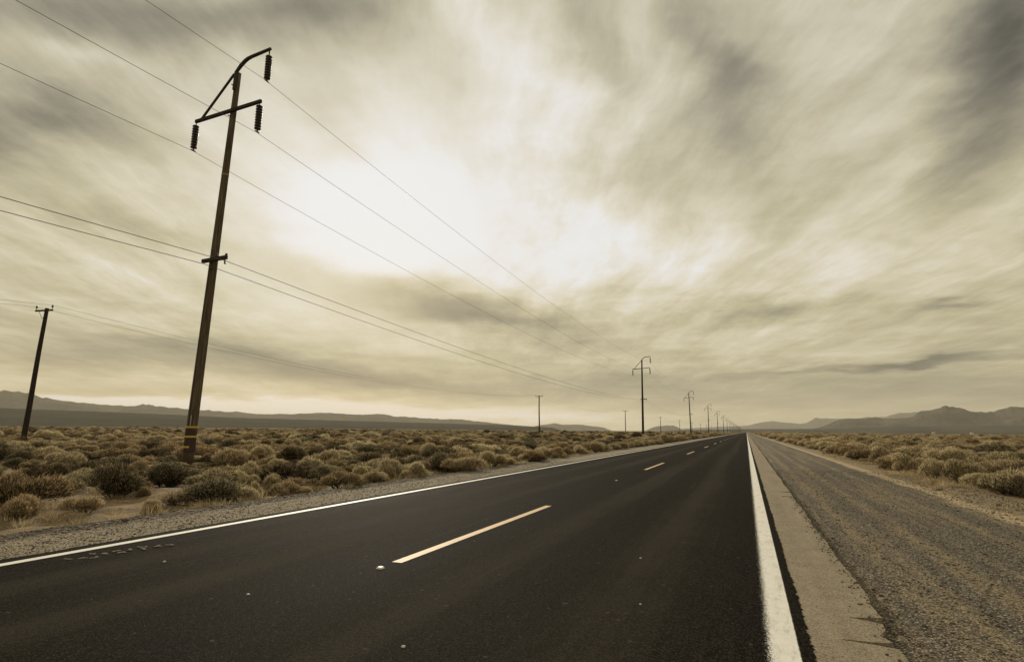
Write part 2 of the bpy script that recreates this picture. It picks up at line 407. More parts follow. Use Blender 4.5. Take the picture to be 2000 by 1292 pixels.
cracks = [(4.66, .45, .055), (5.21, .62, .085), (4.30, .74, .02), (7.95, .42, .012), (9.7, .62, .02), (12.4, .38, .012), (15.06, .30, .10), (18.2, .5, .05), (22.5, .36, .10), (6.35, .7, .02)]
def olde(y):
    b = .855 + .05 * mn.noise(Vector((y * .55, 1, 1))) + .022 * mn.noise(Vector((y * 3.1, 1, 5))) + .010 * mn.noise(Vector((y * 13, 1, 9)))
    for cy, cx, wd in cracks:
        dlt = abs(y - cy - .05 * mn.noise(Vector((y * 0, cy, 2))))
        if dlt < wd: b = min(b, cx + (b - cx) * (dlt / wd) ** (.75 + .5 * mn.noise(Vector((y * 20, cx * 9, 0)))))
    if 4.66 < y < 5.0: b -= .05 * math.sin((y - 4.66) / .34 * math.pi)
    return b
oldp = slab('old_pavement', M_old, rows(-12, 6000, 30, .012, .1), lambda y: .22, olde, -.12, -.005); tag(oldp, kind='structure')

def strip(name, mat, x0, x1, y0, y1, z=.004, step=1.0):
    n = max(1, int((y1 - y0) / step)); V = []; Fs = []
    for i in range(n + 1):
        y = y0 + (y1 - y0) * i / n; V += [(x0, y, z), (x1, y, z)]
        if i: k = 2 * (i - 1); Fs.append((k, k + 1, k + 3, k + 2))
    return link(name, fast_mesh(name, V, Fs, 4), mat)
white = (.82, .80, .74); yellow = (.66, .46, .235)
tag(strip('edge_line', paint_mat('white_paint_near', white, .055, .235, .5, .035, .24), -.03, .25, -10, 3000, step=20), kind='structure')
tag(strip('edge_line', paint_mat('white_paint_far', white, -6.97, -6.84, .3, .02), -6.99, -6.82, -10, 3000, step=20), kind='structure')
M_yel = paint_mat('yellow_paint', yellow, -3.485, -3.365, .35, .022)
k = 0; V = []; Fs = []
for i in range(0, 60):
    y0 = 5.3 + 15.8 * i
    V += [(-3.50, y0, .004), (-3.35, y0, .004), (-3.35, y0 + 4.95, .004), (-3.50, y0 + 4.95, .004)]; Fs.append((4 * i, 4 * i + 1, 4 * i + 2, 4 * i + 3))
tag(link('centre_dashes', fast_mesh('centre_dashes', V, Fs, 4), M_yel), kind='structure')

# faint survey paint scrawl beside the far edge line
M_scr = principled('faded_survey_paint', (.15, .135, .108), .9, .05)
mb = MB(); rs = random.Random(3)
for cx_, cy_ in ((-6.60, 4.03), (-6.52, 4.12), (-6.44, 4.19), (-6.62, 4.30), (-6.52, 4.36), (-6.43, 4.45), (-6.55, 4.50), (-6.44, 4.60), (-6.36, 4.68), (-6.47, 4.74), (-6.36, 4.83), (-6.28, 4.95)):
    for _ in range(2):
        a = rs.uniform(-.5, .5) + rs.choice((0, math.pi / 2)) + .6; l_ = rs.uniform(.05, .10)
        ddx, ddy = math.cos(a) * l_ / 2, math.sin(a) * l_ / 2; px_, py_ = -math.sin(a) * .014, math.cos(a) * .014
        ox, oy = cx_ + rs.uniform(-.03, .03), cy_ + rs.uniform(-.03, .03); z_ = .004 + .0004 * len(mb.f)
        mb.add([(ox - ddx - px_, oy - ddy - py_, z_), (ox + ddx - px_, oy + ddy - py_, z_), (ox + ddx + px_, oy + ddy + py_, z_), (ox - ddx + px_, oy - ddy + py_, z_)], [(0, 1, 2, 3)])
tag(mb.build('survey_paint_marks', M_scr), kind='structure')

# raised markers, scraps and stones on the road
M_mark = principled('marker_ceramic', (.62, .60, .54), .45, .4)
def marker(loc, label):
    bm = bmesh.new(); bmesh.ops.create_cube(bm, size=1)
    for v in bm.verts:
        s_ = .85 if v.co.z < 0 else .5
        v.co = Vector((v.co.x * .085 * s_, v.co.y * .085 * s_, (v.co.z + .5) * .018))
    bmesh.ops.bevel(bm, geom=list(bm.edges), offset=.003, segments=2, affect='EDGES')
    me = bpy.data.meshes.new('road_marker'); bm.to_mesh(me); bm.free()
    o = link('road_marker', me, M_mark); o.location = loc
    tag(o, label, 'road marker', 'raised markers on the centre line')
marker((-3.43, 5.02, .001), 'small white raised road marker just before the nearest yellow dash')
marker((-3.42, 16.15, .001), 'small white raised road marker between the first and second yellow dashes')
def pebble(seed, r_):
    bm = bmesh.new(); bmesh.ops.create_icosphere(bm, subdivisions=2, radius=r_)
    for v in bm.verts:
        k_ = 1 + .35 * mn.noise(v.co / r_ * 1.3 + Vector((seed * 3.1, 0, 0))); v.co *= k_; v.co.z *= .6
    me = bpy.data.meshes.new('stone'); bm.to_mesh(me); bm.free(); return me
M_chip = principled('pale_stone', (.55, .52, .45), .8, .2)
for i, (x_, y_, r_, lb) in enumerate(((-2.09, 3.35, .014, 'tiny white stone chip on the asphalt at the bottom of the picture'), (-.86, 4.87, .010, 'tiny white chip on the near lane left of the white edge line'),
        (-1.14, 6.55, .013, 'pale chip on the near lane, farther up the road than the white one'), (-3.89, 3.82, .014, 'pale elongated chip on the far lane left of the first yellow dash'), (-5.59, 4.35, .016, 'grey chip on the far lane below the survey paint marks'))):
    o = link('stone_chip', pebble(i, r_), M_chip, smooth=True); o.location = (x_, y_, r_ * .3); tag(o, lb, 'stone', 'loose stone chips on the road')

# ------------------------------------------------------------------ hills
def hill_mat(name, lo, hi):
    def b(t, p):
        P = gpos(t)
        n = t.noise(t.vmath('MULTIPLY', P, (1, 1, 2.5)), .0035, 8, .65)
        n2 = t.noise(P, .03, 6, .7)
        c = t.ramp(t.math('MULTIPLY_ADD', n, .7, t.math('MULTIPLY', n2, .3)), [(.36, lo), (.62, hi)])
        t.put(p.inputs['Base Color'], c)
        t.put(p.inputs['Normal'], t.add('ShaderNodeBump', None, Strength=.6, Distance=20.0, Height=n2).outputs[0])
    return principled(name, None, 1.0, 0.0, build=b)
def hills(name, prof, D, depth, mat, seed, rough=.25, fs=1.0, nu=700, nv=30, jag=1.0):
    az0, az1 = prof[0][0], prof[-1][0]; A = [p_[0] for p_ in prof]; E = [p_[1] for p_ in prof]
    V = []
    for j in range(nv):
        v = j / (nv - 1)                      # 0 foot .. 0.62 crest .. 1 behind
        for i in range(nu):
            a = az0 + (az1 - az0) * i / (nu - 1)
            dcr = D * (1 + .05 * mn.noise(Vector((a * .12, seed, 0))))
            r_ = dcr + (v - .62) * depth
            e = np.interp(a, A, E); h0 = EYE + dcr * math.tan(R(e))
            h0 *= sstep(a, az0, az0 + 1.2) * sstep(-a, -az1, -az1 + 1.2) if fs else 1
            sh = (sstep(v, -.35, .62) - sstep(0, -.35, .62)) / (1 - sstep(0, -.35, .62)) if v <= .62 else 1 - .8 * sstep(v, .62, 1.1)
            X, Y = r_ * math.sin(R(a)), r_ * math.cos(R(a))
            q_ = Vector((X, Y, seed * 1000)) / (depth * .33)
            rd = 1 - abs(mn.fractal(q_, 1, 2, 5)) * 2
            cr = abs(v - .62) / .62
            h = h0 * (sh + (rd - .6) * rough * min(1, cr * 3) * min(1, v * 4)) + h0 * .07 * jag * mn.fractal(Vector((a * 1.1, v * 3, seed)), .9, 2.1, 6)
            V.append((X, Y, -6 if j in (0, nv - 1) else max(h, -5)))
    Fs = [(j * nu + i, j * nu + i + 1, (j + 1) * nu + i + 1, (j + 1) * nu + i) for j in range(nv - 1) for i in range(nu - 1)]
    o = link(name, fast_mesh(name, V, Fs, 4), mat, smooth=True); tag(o, kind='structure'); return o
MH1 = hill_mat('dark_fan', (.038, .038, .032), (.072, .070, .056)); MH2 = hill_mat('brown_hills', (.05, .048, .042), (.115, .108, .092))
hills('hills', [(-92, 1.2), (-73.5, 1.54), (-63.85, 1.25), (-55.86, 1.11), (-46.93, .84), (-35.11, .67), (-22.1, .45), (-17.0, .2)], 5200, 3300, MH1, 1, .03, jag=.15)
hills('hills', [(-95, 2.0), (-73.64, 2.5), (-66, 2.30), (-63.99, 2.38), (-63.42, 2.45), (-62.21, 2.27), (-60.96, 2.05), (-59.34, 1.87), (-56.97, 1.7), (-54.48, 1.69), (-53.74, 1.59), (-51.44, 1.47), (-49.45, 1.38), (-47.4, 1.38), (-46.12, 1.22), (-43.51, 1.27), (-40.82, 1.41), (-39.9, 1.48), (-37.54, 1.32), (-34.66, 1.32), (-33.67, 1.13), (-30.7, 1.02), (-27.18, .91), (-24.64, .68), (-21.08, .36), (-19, .1)], 10500, 4000, MH2, 2, .40, jag=.6)
hills('hills', [(-20.9, .1), (-20.06, .3), (-19.05, .53), (-17.78, .69), (-17.02, .54), (-15.76, .6), (-14.51, .46), (-12.0, .2)], 12500, 1500, MH2, 3, .2, nu=160)
hills('hills', [(-9.6, .05), (-8.87, .2), (-7.9, .47), (-7.18, .56), (-6.47, .54), (-5.78, .3), (-5, .05)], 13000, 1400, MH2, 4, .15, nu=120)
hills('hills', [(3.6, .05), (5.12, .2), (6.34, .54), (6.95, .85), (7.55, 1.07), (9.07, 1.16), (9.82, 1.24), (10.26, 1.28), (10.72, 1.15), (11.62, 1.19), (12.67, 1.31), (13.39, 1.68), (14.42, 1.91), (15.02, 2.06), (15.88, 1.93), (16.48, 1.68), (16.94, 1.56), (17.85, 1.59), (18.32, 1.78), (18.93, 1.96), (19.64, 1.91), (21.26, 1.47), (23.63, 1.72), (27.04, 1.0), (34, 1.4), (40, .6)], 9000, 3000, MH2, 5, .4, jag=.5)
hills('hills', [(-9, .1), (-5.78, .25), (-2.55, .45), (.12, .56), (1.22, .84), (2.08, .98), (3.12, .89), (4.35, .76), (4.96, .8), (5.68, 1.21), (7.17, 1.2), (9.08, 1.24), (10.92, 1.36), (11.65, 1.61), (13.05, 1.68), (15.01, 1.26), (19, 1.0)], 19000, 4000, MH2, 6, .25)
hills('hills', [(-8, .05), (-5, .14), (.1, .27), (5.93, .32), (9.76, .5), (14.95, .6), (19.52, .66), (27.04, .8), (38, .4)], 6500, 4200, MH2, 7, .02, jag=.15)

# ------------------------------------------------------------------ utility poles
def m_wood(t, p):
    tc = t.n.new('ShaderNodeTexCoord').outputs['Object']; x, y, z = t.sep(tc)
    v = t.xyz(t.math('MULTIPLY', x, 16), t.math('MULTIPLY', y, 16), t.math('MULTIPLY', z, .35))
    n = t.noise(v, 1.6, 7, .65); n2 = t.noise(t.xyz(t.math('MULTIPLY', x, 60), t.math('MULTIPLY', y, 60), z), 1.2, 4, .6)
    c = t.ramp(t.math('MULTIPLY_ADD', n, .7, t.math('MULTIPLY', n2, .3)), [(.35, (.045, .031, .020)), (.5, (.10, .073, .047)), (.66, (.18, .138, .092))])
    t.put(p.inputs['Base Color'], c)
    t.put(p.inputs['Normal'], t.add('ShaderNodeBump', None, Strength=.7, Distance=.012, Height=t.math('MULTIPLY_ADD', t.rng(n, .35, .45), 1.0, n2)).outputs[0])
M_wood = principled('creosoted_wood', None, .85, .2, build=m_wood)
def m_dw(t, p):
    n = t.noise(t.n.new('ShaderNodeTexCoord').outputs['Object'], 8, 6, .6); t.put(p.inputs['Base Color'], t.ramp(n, [(.3, (.016, .012, .010)), (.7, (.05, .036, .026))]))
M_dark = principled('dark_wood', None, .85, .2, build=m_dw)
M_steel = principled('weathered_steel', (.035, .03, .024), .55, .4, .4)
M_ins = principled('brown_porcelain', (.032, .022, .018), .3, .5)
M_yb = principled('yellow_band_paint', (.50, .36, .06), .6, .2)
M_band2 = principled('faded_band_paint', (.26, .21, .10), .7, .2)
M_db = principled('dark_plate', (.05, .028, .022), .7, .3)
M_zinc = principled('galvanised_conduit', (.40, .38, .33), .5, .4, .5)
M_wire = principled('aluminium_wire', (.13, .12, .10), .5, .4, .5)

def insulator(root, top, length, M_i=M_ins, nb=9, rr=.145, seg=14):
    mb = MB(); x, y, z = top
    mb.tube([(x, y, z), (x, y, z - .13)], .022, 6)
    zz_ = z - .10; L_ = length - .18; st = L_ / nb; pr = [(.03, zz_)]
    for i in range(nb):
        a = zz_ - i * st; pr += [(.06, a - st * .05), (rr * .8, a - st * .28), (rr, a - st * .62), (rr * .93, a - st * .72), (.055, a - st * .78)]
    pr.append((.03, zz_ - L_)); pr.append((.03, z - length))
    mb.lathe((x, y, 0), pr, seg)
    o = mb.build('insulator', M_i, root, True)
    cm = MB(); cm.tube([(x, y - .12, z - length - .02), (x, y, z - length - .005), (x, y + .12, z - length - .02)], [.02, .035, .02], 6)
    cm.build('clamp', M_steel, o)
    return o
PH = 17.3      # length above the ground
ARM_X, ARM_Z = 1.90, 15.28
def tall_pole(detail=True):
    root = empty('transmission_pole')
    lean = .70
    def ax(z): return lean * (z / PH)
    mb = MB(); n = 20 if detail else 10
    zs = [-.5 + (PH + .5) * i / 14 for i in range(15)]
    mb.tube([(ax(z), 0, z) for z in zs], [.215 - .098 * max(z, 0) / PH for z in zs], n)
    mb.build('pole', M_wood, root, True)
    t_ = ax(PH)
    # bent steel davit at the top
    mb = MB(); mb.tube([(t_ + .0, -.16, PH - .9), (t_ + .02, -.15, PH - .05), (t_ + .25, -.12, PH + .26), (t_ + .45, -.10, PH + .44), (t_ + .62, -.10, PH + .52), (t_ + .85, -.10, PH + .56), (t_ + 1.92, -.10, PH + .66)], [.07, .075, .085, .085, .08, .075, .065], 8)
    da = mb.build('davit_arm', M_steel, root)
    mb = MB(); mb.tube([(t_ + 1.86, -.10, PH + .72), (t_ + 1.86, -.10, PH + .42)], .03, 6); mb.build('hanger', M_steel, da)
    c = ax(ARM_Z)
    mb = MB(); Mr = Matrix.Rotation(R(-2.2), 3, 'Y')
    mb.box((c - .12, -.20, ARM_Z + .08), (3.9, .10, .14), Mr); mb.build('cross_arm', M_dark, root)
    mb = MB(); mb.tube([(c - 1.72, -.19, ARM_Z + .06), (t_ - .05, -.17, PH - .12)], .06, 6); mb.build('brace', M_steel, root)
    for x_ in (c - 2.04, c + 1.76):
        pass
    insulator(root, (t_ + 1.86, -.10, PH + .44), 1.32, seg=14 if detail else 8, nb=9 if detail else 6)
    insulator(root, (c + 1.76, -.20, ARM_Z - .02 + .09), 1.32, seg=14 if detail else 8, nb=9 if detail else 6)
    insulator(root, (c - 2.02, -.20, ARM_Z - .02 - .06), 1.32, seg=14 if detail else 8, nb=9 if detail else 6)
    # low wooden arm for the two lower wires
    cl = ax(8.5); mb = MB(); mb.box((cl + .31, -.23, 8.55), (1.38, .12, .15), Matrix.Rotation(R(-1.5), 3, 'Y')); la = mb.build('lower_arm', M_dark, root)
    mb = MB(); mb.tube([(cl + .93, -.24, 8.45), (cl + .93, -.24, 8.30), (cl + .98, -.24, 8.28)], .03, 6); mb.build('hook', M_steel, la)
    mb = MB(); mb.tube([(cl + .98, -.24, 8.62), (cl + .98, -.24, 8.72)], .05, 8); mb.build('pin', M_steel, la)
    mb = MB(); mb.tube([(cl + .16, -.2, 9.0), (cl + .62, -.25, 8.6)], .018, 5); mb.build('stay', M_steel, root)
    mb = MB(); mb.tube([(cl + .05, -.22, 8.2), (cl + .30, -.26, 8.15)], .035, 6); mb.build('bracket', M_steel, root)
    return root
tp = tall_pole()
tp.location = (-21.02, 16.9, -.22)
tag(tp, 'nearest tall brown power pole with yellow bands, rising from the brush left of the road', 'power pole', 'tall power poles along the left side of the road')
def copy_tree(o, parent=None):
    c = o.copy(); C.objects.link(c); c.parent = parent
    for ch in list(o.children): copy_tree(ch, c)
    return c
proto_far = copy_tree(tp)
for ch in proto_far.children:
    if ch.name.startswith('pole'):
        ch.data = ch.data.copy(); ch.data.materials[0] = M_dark
        for v in ch.data.vertices: a_ = .70 * v.co.z / PH; v.co.x = a_ + (v.co.x - a_) * 1.25; v.co.y *= 1.25
    if ch.name.startswith(('brace', 'davit')): ch.data = ch.data.copy(); ch.data.materials[0] = M_dark
for z_, x_ in ((15.30, -.03), (15.12, .04), (8.58, 0), (16.6, 0)):
    mb = MB(); mb.tube([(.70 * z_ / PH + x_, -.16, z_), (.70 * z_ / PH + x_, -.285, z_)], .026, 6); mb.build('bolt', M_steel, tp)
# only the nearest pole carries the yellow bands, plate and conduit
def ax(z): return .70 * (z / PH)
for z_ in (1.58, 1.20, .79):
    mb = MB(); mb.lathe((ax(z_), 0, z_), [(.214, -.04), (.232, -.036), (.232, .036), (.214, .04)], 24); mb.build('yellow_band', M_yb, tp)
mb = MB(); mb.lathe((ax(1.2), 0, 1.35), [(.2155, -.75), (.2195, -.74), (.2165, .21), (.212, .22)], 24); mb.build('pole_wrap', M_db, tp)
mb = MB(); mb.lathe((ax(12.45), 0, 12.45), [(.148, -.035), (.153, -.032), (.153, .032), (.148, .035)], 20); mb.build('yellow_band', M_band2, tp)
mb = MB(); mb.tube([(ax(1.6) + .13, -.20, 1.62), (ax(2.0) + .13, -.20, 2.05)], .018, 6); mb.build('conduit', M_zinc, tp)
mb = MB(); mb.tube([(ax(.2) + .05, -.222, .1), (ax(4) + .05, -.20, 5.0), (ax(8) + .05, -.18, 8.4)], .010, 5); mb.build('ground_wire', M_steel, tp)
pys = [128, 246, 366, 488, 611, 734, 857, 980, 1103, 1226, 1349, 1472, 1595, 1720, 1840, 1965, 2090, 2215, 2340, 2470, 2600, 2740]
ordn = ['second', 'third', 'fourth', 'fifth', 'sixth', 'seventh', 'eighth']
leans = [0, -1.1, .4, -.6, .5, 0, .3, -.3]
for i, y in enumerate(pys):
    o = proto_far if i == 0 else copy_tree(proto_far)
    o.location = (-21.0, y, -.3); o.rotation_euler.y = R(-1.9 + (leans[i] if i < 8 else random.uniform(-.4, .4))) if i else R(-1.6)
    if i < 7: tag(o, '%s tall power pole along the road counting from the nearest one' % ordn[i] if i else 'second tall power pole, dark and upright beside the road at mid distance', 'power pole', 'tall power poles along the left side of the road')
    else: tag(o, 'tiny far power pole in the row shrinking to the road vanishing point', 'power pole', 'tiny far tall power poles')

def small_pole():
    root = empty('distribution_pole'); H_ = 12.1; lean = .1
    mb = MB(); zs = [-.5 + (H_ + .5) * i / 10 for i in range(11)]
    mb.tube([(lean * z / H_ + .03 * math.sin(z * .6), 0, z) for z in zs], [.225 - .075 * max(z, 0) / H_ for z in zs], 14); mb.build('pole', M_dark, root, True)
    mb = MB(); mb.box((lean, -.2, 11.85), (2.5, .11, .14)); arm = mb.build('cross_arm', M_dark, root)
    for sx in (-1.17, 1.17):
        mb = MB(); mb.lathe((lean + sx, -.2, 11.92), [(.02, 0), (.02, .16), (.07, .17), (.085, .24), (.06, .30), (.075, .33), (.05, .40), (.02, .42)], 10); mb.build('insulator', M_ins, root, True)
    mb = MB()
    for sx in (-1, 1):
        mb = MB(); mb.tube([(lean + sx * .62, -.26, 11.80), (lean + sx * .05, -.24, 11.1)], .018, 5); mb.build('brace', M_steel, root)
    return root
sp = small_pole()
sys_ = [30.9, 167, 303, 438, 570, 705, 840, 975, 1110]
so_ = ['short dark utility pole leaning at the left edge of the picture, standing in the brush', 'second short utility pole out in the brush, standing alone in mid distance', 'third short utility pole just left of the second tall pole', 'fourth short utility pole just right of the second tall pole', 'fifth short utility pole, small, left of the third tall pole']
for i, y in enumerate(sys_):
    o = sp if i == 0 else copy_tree(sp)
    o.location = (-58.76, y, -.22); o.rotation_euler.y = R(2.2) if i == 0 else R(-.8 if i % 2 else .2)
    if i < 5: tag(o, so_[i], 'utility pole', 'short utility poles out in the brush')
    else: tag(o, 'tiny far short utility pole standing among the row of tall poles', 'utility pole', 'tiny far short utility poles')

# ------------------------------------------------------------------ wires
def wire(name, pts, sag, rad, label, group):
    mb = MB(); P_ = []
    for i in range(len(pts) - 1):
        a, b = Vector(pts[i]), Vector(pts[i + 1]); n = 22 if i < 3 else 8
        for k_ in range(n):
            u = k_ / n; p_ = a.lerp(b, u); p_.z -= 4 * sag * u * (1 - u); P_.append(p_)
    P_.append(Vector(pts[-1])); mb.tube(P_, rad, 5)
    o = mb.build(name, M_wire); tag(o, label, 'wire', group); return o
def ends(dx_, z_, n=14):
    out = []
    for i, y in enumerate([-100, 16.9] + pys[:n]):
        out.append((dx_, y, z_))
    return out
GW = 'long wires strung between the tall poles'
def tall_ends(x1, z1, x2, z2):
    return [(x1, -100, z1), (x1, 16.75, z1)] + [(x2, y - .1, z2) for y in pys]
wire('power_line', tall_ends(-18.60, 16.30, -18.9, 16.2), 1.55, .0095, 'topmost thin wire hanging from the curved top arm of the nearest tall pole', GW)
wire('power_line', tall_ends(-18.72, 13.80, -19.0, 13.75), 1.55, .0095, 'thin wire hanging from the right end of the cross arm of the nearest tall pole', GW)
wire('power_line', tall_ends(-22.50, 13.66, -22.8, 13.6), 1.50, .0095, 'thin wire hanging from the left end of the cross arm of the nearest tall pole', GW)
wire('power_line', tall_ends(-19.80, 8.22, -20.3, 8.1), 1.15, .0125, 'upper one of two dark wires on the low arm of the nearest tall pole', GW)
wire('power_line', tall_ends(-21.06, 8.22, -21.3, 8.1), 1.30, .0125, 'lower one of two dark wires on the low arm of the nearest tall pole', GW)
for dx_, lb in ((-1.06, 'lower one of the two faint wires joining the short utility poles'), (1.28, 'upper one of the two faint wires joining the short utility poles')):
    wire('utility_line', [(-58.76 + dx_, -100, 12.0)] + [(-58.5 + dx_, y, 12.05) for y in sys_], 2.7, .011, lb, 'faint wires between the short utility poles')

# ------------------------------------------------------------------ far small white things on the right
M_wh = principled('white_paint_board', (.80, .78, .70), .6, .3)
r0 = empty('marker_post', (29.9, 281, -.1)); mb = MB(); mb.tube([(0, 0, -.2), (0, 0, 1.0)], .05, 8); mb.build('post', M_steel, r0); mb = MB(); mb.box((0, -.06, .95), (.95, .05, 1.15)); mb.build('panel', M_wh, r0)
tag(r0, 'small bright white marker panel in the brush right of the road', 'marker')
def shed(x, y, z, w_, h_, label, rz=0.):
    r0 = empty('shed', (x, y, z), rz); mb = MB(); mb.box((0, 0, h_ / 2), (w_, w_ * .7, h_)); mb.build('wall', M_wh, r0)
    mb = MB(); a = w_ / 2 + .15; b = w_ * .35 + .15
    mb.add([(-a, -b, h_), (a, -b, h_), (a, b, h_), (-a, b, h_), (-a, 0, h_ * 1.4), (a, 0, h_ * 1.4)], [(0, 1, 5, 4), (2, 3, 4, 5), (0, 4, 3), (1, 2, 5), (0, 3, 2, 1)]); mb.build('roof', M_zinc, r0)
    mb = MB(); mb.box((0, -w_ * .35 - .02, h_ * .4), (w_ * .18, .05, h_ * .75)); mb.build('door', M_db, r0)
    tag(r0, label, 'shed', 'tiny white sheds far out on the plain')
shed(174, 697, -.2, 2.4, 2.3, 'left one of two tiny white sheds far off on the right-hand plain')
shed(274, 930, -.2, 3.2, 2.6, 'right one of two tiny white sheds far off on the right-hand plain')

# ------------------------------------------------------------------ shrubs
def m_fol(name, cols, trans=.22):
    m, t, out = material(name)
    a = t.add('ShaderNodeAttribute', {'attribute_name': 'tint'}).outputs['Fac']
    rnd = t.n.new('ShaderNodeObjectInfo').outputs['Random']
    n = t.noise(gpos(t), .11, 3, .5)
    c = t.ramp(a, cols)
    hsv = t.add('ShaderNodeHueSaturation', None, Color=c, Hue=t.math('MULTIPLY_ADD', rnd, .03, .485), Saturation=t.math('MULTIPLY_ADD', rnd, -.25, 1.1), Value=t.math('MULTIPLY_ADD', t.math('ADD', rnd, n), .56, .44))
    d1 = t.add('ShaderNodeBsdfDiffuse', None, Color=hsv.outputs[0]); d2 = t.add('ShaderNodeBsdfTranslucent', None, Color=hsv.outputs[0])
    mx = t.add('ShaderNodeMixShader', None, _0=trans, _1=d1.outputs[0], _2=d2.outputs[0]); t.l.new(mx.outputs[0], out.inputs[0]); return m
M_sage = m_fol('sage_foliage', [(0, (.055, .046, .029)), (.40, (.12, .10, .061)), (.75, (.46, .37, .215)), (1, (.74, .59, .36))])
M_tan = m_fol('straw_foliage', [(0, (.10, .078, .045)), (.35, (.21, .162, .095)), (.75, (.58, .46, .27)), (1, (.86, .72, .47))], .28)
M_dk = m_fol('dark_sage_foliage', [(0, (.026, .023, .017)), (.4, (.050, .044, .031)), (.75, (.19, .155, .095)), (1, (.44, .35, .21))], .2)
M_stem = principled('bush_stems', (.06, .045, .032), .9, .1)

def bush_mesh(seed, n, kind, ragged=False):
    r_ = np.random.default_rng(seed)
    K = r_.integers(7, 12)
    ang = r_.uniform(0, 2 * np.pi, K); rad = r_.uniform(0, .32, K) ** .9
    cen = np.stack([rad * np.cos(ang), rad * np.sin(ang), r_.uniform(.05, .32, K) * (1 - rad * .9)], 1); lr = r_.uniform(.15, .27, K)
    if ragged: cen[:, :2] *= 1.25; lr *= r_.uniform(.5, 1.05, K)
    k = r_.integers(0, K, n)
    lit_head = r_.random(n) < (.40 if kind != 'straw' else .45)         # seed heads and leaf tips, pale so the tops also carry painted rim light
    dv = r_.normal(size=(n, 3)); dv[:, 2] = np.abs(dv[:, 2]) * (1.0 if kind != 'straw' else 1.4) - .18; dv[lit_head, 2] = np.abs(dv[lit_head, 2]) + .25; dv /= np.linalg.norm(dv, axis=1)[:, None]
    rr = lr[k] * np.where(lit_head, r_.uniform(.86, 1.12, n), r_.uniform(.35, 1.0, n) ** .6)
    base = cen[k] + dv * rr[:, None]; base[:, 2] = np.maximum(base[:, 2], .0)
    base += r_.normal(size=(n, 3)) * .012
    out = base / np.linalg.norm(base, axis=1)[:, None]
    dirn = .5 * dv + .55 * out + np.array([0, 0, .3 if kind != 'straw' else .6]) + r_.normal(size=(n, 3)) * (.45 if kind != 'straw' else .3)
    dirn /= np.linalg.norm(dirn, axis=1)[:, None]
    ln = r_.uniform(.03, .085, n) * (1.0 if kind != 'straw' else 1.15) * np.where(lit_head, .6, 1) * np.where(r_.random(n) < (.12 if ragged else .05), 2.2, 1)
    wd = r_.uniform(.0028, .0066, n) * np.where(lit_head, 1.15, 1)
    side = np.cross(dirn, r_.normal(size=(n, 3))); side /= np.linalg.norm(side, axis=1)[:, None]
    V = np.empty((n, 3, 3)); V[:, 0] = base - side * wd[:, None]; V[:, 1] = base + side * wd[:, None]; V[:, 2] = base + dirn * ln[:, None]
    me = fast_mesh('foliage', V.reshape(-1, 3), np.arange(3 * n).reshape(n, 3), 3)
    tn = np.where(lit_head, np.clip(r_.normal(.82, .14, n), 0, 1), np.clip(r_.normal(.30, .17, n), 0, 1))  # pale tops over darker twigs put the backlit rim into the tint
    at = me.attributes.new('tint', 'FLOAT', 'POINT'); at.data.foreach_set('value', np.repeat(tn, 3).astype(np.float32))
    return me
def stem_mesh(seed):
    rs_ = random.Random(seed); mb = MB()
    for _ in range(16):
        a = rs_.uniform(0, 2 * math.pi); r1 = rs_.uniform(.1, .38); h1 = rs_.uniform(.14, .36)
        p0 = Vector((rs_.uniform(-.04, .04), rs_.uniform(-.04, .04), -.05)); p2 = Vector((r1 * math.cos(a), r1 * math.sin(a), h1))
        p1 = (p0 + p2) / 2 + Vector((rs_.uniform(-.04, .04), rs_.uniform(-.04, .04), -.03)); mb.tube([p0, p1, p2], [.014, .009, .004], 4, False)
    return mb.mesh('stems')
protos = {'sage': [], 'dark': [], 'straw': []}
for kd, mat, num, cnt in (('sage', M_sage, 4, 13000), ('dark', M_dk, 3, 13000), ('straw', M_tan, 4, 13500)):
    for i in range(num + 1):
        me = bush_mesh(100 + 10 * len(kd) + i * 7 + ord(kd[0]), cnt if i < num else int(cnt * .45), kd, i == num); me.materials.append(mat)
        st = stem_mesh(i + 5 * len(kd)); st.materials.append(M_stem); protos[kd].append((me, st))
fol_objs = {'sage': [], 'dark': [], 'straw': []}
BN = {'sage': 'sagebrush', 'dark': 'sagebrush', 'straw': 'rabbitbrush'}
placed = []
def bush(x, y, w_, h_, kd, label, group=None, i=None):
    i = random.randrange(len(protos[kd])) if i is None else i % len(protos[kd]); me, st = protos[kd][i]
    o = empty(BN[kd], (x, y, ground_h(x, y) - .02), random.uniform(0, 6.28)); o.scale = (w_ / .98, w_ / .98 * random.uniform(.85, 1.1), h_ / .58)
    f = link('foliage', me, None, o); link('stems', st, None, o)
    if not any(q_.data == me for q_ in fol_objs[kd]): fol_objs[kd].append(f)
    tag(o, label, 'bush', group); placed.append((x, y, w_))
